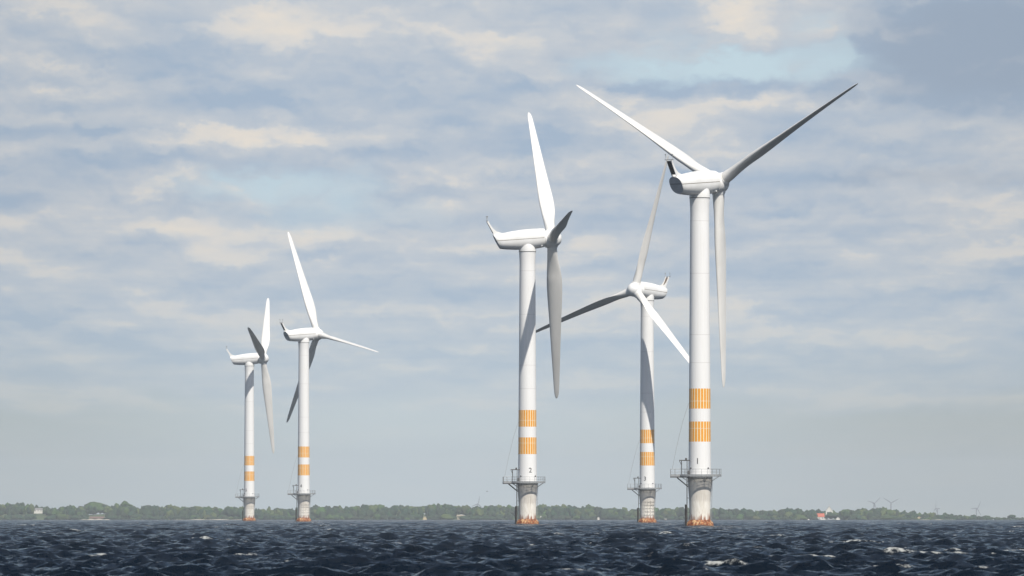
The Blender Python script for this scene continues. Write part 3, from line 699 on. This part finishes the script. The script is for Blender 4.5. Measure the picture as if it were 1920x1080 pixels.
# ------------------------------------------------------------------ houses on the shore
def flat(nm, c, c2=None): return noisy(nm, c, c2 or tuple(k * .85 for k in c), .6, .8)
C_WH = flat('white_wall_paint', (.75, .72, .66)); C_RD = flat('orange_tiles', (.52, .13, .07)); C_GY = flat('grey_roof', (.25, .24, .24)); C_BR = flat('brown_timber', (.17, .10, .08)); C_YL = flat('ochre_wall', (.60, .50, .32)); C_DULL = flat('dull_beige_wall', (.33, .29, .21)); C_PK = flat('faded_pink_wall', (.48, .33, .27)); C_WN = flat('window_dark', (.04, .05, .06))
def house(name, px, pytop, pxw, hpx, D, wall, roof, label, cat='house', roofk=.4, depth=6, gable=False, sink=1.2, grp=None):
    k = D / 16000; x = px2x(px, D); w = pxw * k; h = hpx * k; top = CAM_H + (961.5 - pytop) * k; base = top - h
    t = empty(name, (x, D, base)); tag(t, label, cat, grp)
    wh = h * (1 - roofk); hw = w / 2; hd = depth / 2
    m = MB(); m.box((-hw, -hd, -sink), (hw, hd, wh))
    if gable:   # gable end faces the sea
        m.v += [(-hw, -hd, wh), (hw, -hd, wh), (0, -hd, h - .15), (-hw, hd, wh), (hw, hd, wh), (0, hd, h - .15)]; n0 = len(m.v) - 6; m.f += [(n0, n0 + 1, n0 + 2), (n0 + 3, n0 + 5, n0 + 4)]
    m.build('wall', wall, t, 0)
    m = MB(); e = .3; T = .18
    if gable:
        for s in (-1, 1): m.grid([[(0, -hd - e, h), (0, hd + e, h), (0, hd + e, h + T), (0, -hd - e, h + T)], [(s * (hw + e), -hd - e, wh - e * .5), (s * (hw + e), hd + e, wh - e * .5), (s * (hw + e), hd + e, wh - e * .5 + T), (s * (hw + e), -hd - e, wh - e * .5 + T)]], True, True, True)
    else:
        a = [(-hw - e, -hd - e, wh), (hw + e, -hd - e, wh), (hw + e, hd + e, wh), (-hw - e, hd + e, wh)]; m.v += a + [(-hw - e, 0, h), (hw + e, 0, h)]
        m.f += [(0, 1, 5, 4), (2, 3, 4, 5), (0, 4, 3), (1, 2, 5), (3, 2, 1, 0)]
    m.build('roof', roof, t, 0)
    if w > 5:
        nw = max(2, int(w / 2.6))
        for i in range(nw):
            m = MB(); cx = -hw + w * (i + .5) / nw; m.box((cx - .35, -hd - .03, wh * .35), (cx + .35, -hd + .05, wh * .75)); m.build('window', C_WN, t, 0)
    return t
house('manor_house', 72, 952.5, 16, 8, 8240, C_WH, C_GY, 'white house high among the trees on the far left coast', roofk=.35, depth=7)
house('boathouse', 182, 968.5, 26, 7, 8030, C_BR, C_BR, 'long low reddish brown boathouse on the left shore', 'boathouse', .45, depth=6)
house('farmhouse', 1538.5, 962.5, 13, 11.5, 8040, C_WH, C_RD, 'house with a bright orange red tiled roof on the right coast', roofk=.58, depth=8)
ch = house('church', 1554.5, 949.0, 13, 15, 8230, C_WH, C_WH, 'white gabled church standing above the trees beside the red roofed house', 'church', .62, depth=8, gable=True)
m = MB(); m.lathe([(.35, 6.9), (.3, 7.6), (.02, 9.0)], 8); m.build('turret', C_WH, ch, 0)
G = 'small houses along the right shore'
for px, top, w, hp, D, wl, rf, gb, lb in ((1571, 969, 7, 7, 8015, C_WH, C_GY, True, 'white gabled cottage on the shore right of the dark bushy tree'),
        (1545, 971, 5, 5, 8012, C_WH, C_WH, True, 'small white gabled hut right below the red roof'),
        (1533, 972.5, 9, 3.5, 8014, C_WH, C_GY, False, 'low white wing below the red roofed house'),
        (1502, 973, 6, 3.5, 8010, C_WH, C_GY, False, 'leftmost low white boat hut in the village on the right coast'),
        (1487, 970.5, 5, 5, 8030, C_PK, C_GY, False, 'pinkish hut at the left end of the village shore'),
        (1518, 973.5, 6, 3, 8012, C_WH, C_WH, False, 'low white shed on the shore left of the red roofed house'),
        (1556, 973.5, 8, 3, 8014, C_WH, C_GY, False, 'low white shed between the gabled hut and the gabled cottage'),
        (1601, 973, 5, 4, 8012, C_WH, C_WH, False, 'white shed first to the right of the gabled cottage'),
        (1596, 974, 3, 3, 8016, C_WH, C_WH, False, 'tiny white hut touching the shed right of the gabled cottage'),
        (1621, 973.5, 6, 3.5, 8012, C_WH, C_GY, False, 'second white shed to the right of the gabled cottage'),
        (1644, 970, 7, 6, 8060, C_YL, C_GY, False, 'dull ochre house below the far windmill with spread blades'),
        (1671, 970.5, 5, 4, 8050, C_WH, C_GY, False, 'pale house right of the dull ochre house'),
        (1682, 972, 5, 4, 8030, C_PK, C_RD, False, 'pinkish house left of the tiny orange hut'),
        (1698, 972, 3.2, 4, 8014, C_RD, C_RD, True, 'tiny bright orange hut on the right shore'),
        (1722, 968, 12, 8, 8060, C_YL, C_PK, True, 'broad faded yellow and pink house on the low right coast')):
    house('cottage', px, top, w, hp, D, wl, rf, lb, 'house', .45, 5, gb, grp=G)
G = 'houses on the middle shore'
for px, top, w, hp, D, wl, rf, gb, lb in ((797, 967.5, 7, 7, 8030, C_YL, C_GY, True, 'small cream gabled house on the middle coast left of the beige house'),
        (863, 965, 12, 7, 8060, C_DULL, C_DULL, False, 'rounded beige house among the trees left of the turbine marked 2'),
        (891, 970.5, 4, 4, 8020, C_WH, C_WH, False, 'small white hut on the shore right of the beige house'),
        (900, 968, 3.5, 6, 8030, C_WH, C_GY, True, 'narrow white house, nearer of two huts to the turbine marked 2 on its left'),
        (724, 967, 4, 6, 8040, C_YL, C_GY, True, 'pale narrow house on the coast midway between turbines 4 and 2'),
        (641, 966, 5, 5, 8050, C_YL, C_GY, False, 'pale house behind the low dark tree right of the turbine marked 4'),
        (820, 971.5, 4, 4, 8020, C_YL, C_GY, False, 'low pale hut between the cream gabled house and the beige house'),
        (1014, 966.5, 4, 6, 8040, C_WH, C_GY, True, 'small white house just right of the turbine marked 2'),
        (1131, 966, 8, 6, 8050, C_YL, C_GY, False, 'dull yellow house on the coast midway between turbines 2 and 3'),
        (1122, 969, 4, 4, 8030, C_WH, C_GY, True, 'pale hut touching the dull yellow house on its left'),
        (1248, 972, 4, 3, 8020, C_YL, C_GY, False, 'small pale hut on the shore between turbines 3 and 1')):
    house('cottage', px, top, w, hp, D, wl, rf, lb, 'house', .45, 5, gb, grp=G)
# sandbanks, low strips of pale sand
M_SAND = noisy('beach_sand', (.52, .47, .36), (.40, .36, .27), .08, .95)
for px0, px1, hh in ((150, 208, 1.3), (318, 470, .9), (1700, 1800, .7)):
    mm = MB(); rows = []
    for i in range(40):
        f = i / 39; x = px2x(px0 + (px1 - px0) * f, 7975); w = math.sin(math.pi * f) ** .4 * (1 + .25 * math.sin(f * 23))
        z0 = -drop(x, 7975); rows.append([(x, 7950, z0 - .6), (x, 7968, z0 + hh * .7 * w + .15), (x, 7985, z0 + hh * w + .2), (x, 8010, z0 - .3)])
    mm.grid(rows, False); o = mm.build('beach', M_SAND, None, 60); tag(o, kind='structure')

# ------------------------------------------------------------------ far windmills on land
def far_mill(px, py, D, yaw, phi, label, Rr=15.0, hub=34.0):
    x = px2x(px, D); zh = CAM_H + (961.5 - py) * D / 16000; base = zh - hub
    t = empty('distant_windmill', (x, D, base)); tag(t, label, 'wind turbine', 'distant windmills on the far coast')
    m = MB(); m.lathe([(1.15, -3), (.75, hub - 1)], 16); m.build('tower', M_MILLDARK, t)
    Y = Matrix.Rotation(R(yaw), 4, 'Z')
    m = MB(); m.grid([[(xx, yy, hub + zz) for yy, zz in ((-.9, -1), (.9, -1), (.9, 1), (-.9, 1))] for xx in (-4, -2, 2.2)], True, True, True); m.build('nacelle', M_MILLDARK, t, 30, Y)
    H = Y @ Matrix.Translation((3.2, 0, hub))
    m = MB(); m.lathe([(.9, -1), (.9, 0), (.6, .7), (.02, 1.1)], 12, 'x', True, True); m.build('spinner', M_MILLDARK, t, 40, H)
    for k in range(3):
        m = MB(); rows = [[(yy * c * .25, xx * c, z) for xx, yy in ((-.35, 0), (0, .5), (.65, 0), (0, -.5))] for z, c in ((.6, 1.0), (3, 1.9), (8, 1.4), (Rr, .5))]
        m.grid(rows, True, True, True); m.build('blade', M_MILLDARK, t, 40, H @ Matrix.Rotation(-R(phi + 120 * k), 4, 'X'))
far_mill(1638.5, 943.5, 14600, -70, 45, 'fainter distant windmill left of the one with widely spread blades', 14)
far_mill(1670.5, 942.8, 14000, -95, 62, 'distant windmill with widely spread blades, most distinct of those on the right coast', 15.5)
far_mill(1757.5, 953.5, 14300, -165, 8, 'distant windmill seen edge on, third of the four on the right coast', 14)
far_mill(1830.5, 953.5, 14100, -60, 28, 'rightmost distant windmill, standing over the lowest part of the coast', 14)
far_mill(896, 945.0, 15200, -80, 10, 'very faint lone windmill behind the woods left of the turbine marked 2', 14)

# ------------------------------------------------------------------ bird
bx, by = px2x(913.5, 3000), 3000
br = empty('gull', (bx, by, CAM_H + (961.5 - 921.3) * by / 16000)); tag(br, 'tiny dark gull flying low over the sea left of the turbine marked 2', 'bird')
M_BIRD = noisy('gull_feathers', (.09, .09, .10), (.16, .16, .17), 6, .9)
mm = MB(); mm.lathe([(.01, -.30), (.05, -.24), (.09, -.1), (.09, .05), (.06, .16), (.055, .22), (.03, .28), (.005, .34)], 12, 'x'); mm.build('body', M_BIRD, br)
for s in (-1, 1):
    mm = MB(); mm.grid([[(x0 + dx, y0 * s, z0 + dz) for dx, dz in ((0, 0), (c * .5, .012), (c, 0), (c * .5, -.012))] for x0, y0, z0, c in ((-.08, .04, .02, .18), (-.04, .28, .16, .15), (-.10, .48, .14, .11), (-.2, .66, .05, .03))], True, True, True); mm.build('wing', M_BIRD, br)
mm = MB(); mm.lathe([(.012, .33), (.002, .40)], 6, 'x'); mm.build('beak', C_YL, br)

# ------------------------------------------------------------------ sea haze
mh = bpy.data.meshes.new('haze'); B = MB(); B.box((-20500, -1500, -80), (20500, 21000, 130)); mh = B.mesh('haze', None, 0)
M_HAZE = bpy.data.materials.new('sea_haze'); M_HAZE.use_nodes = True; nt = M_HAZE.node_tree; nt.nodes.clear()
vo = nt.nodes.new('ShaderNodeVolumePrincipled'); vo.inputs['Color'].default_value = (.88, .94, 1.0, 1); vo.inputs['Density'].default_value = 4.8e-5; vo.inputs['Anisotropy'].default_value = .0
oo = nt.nodes.new('ShaderNodeOutputMaterial'); nt.links.new(vo.outputs[0], oo.inputs['Volume']); mh.materials.append(M_HAZE)
ho = bpy.data.objects.new('haze', mh); COL.objects.link(ho); tag(ho, 'pale even sea haze', 'haze', kind='stuff')
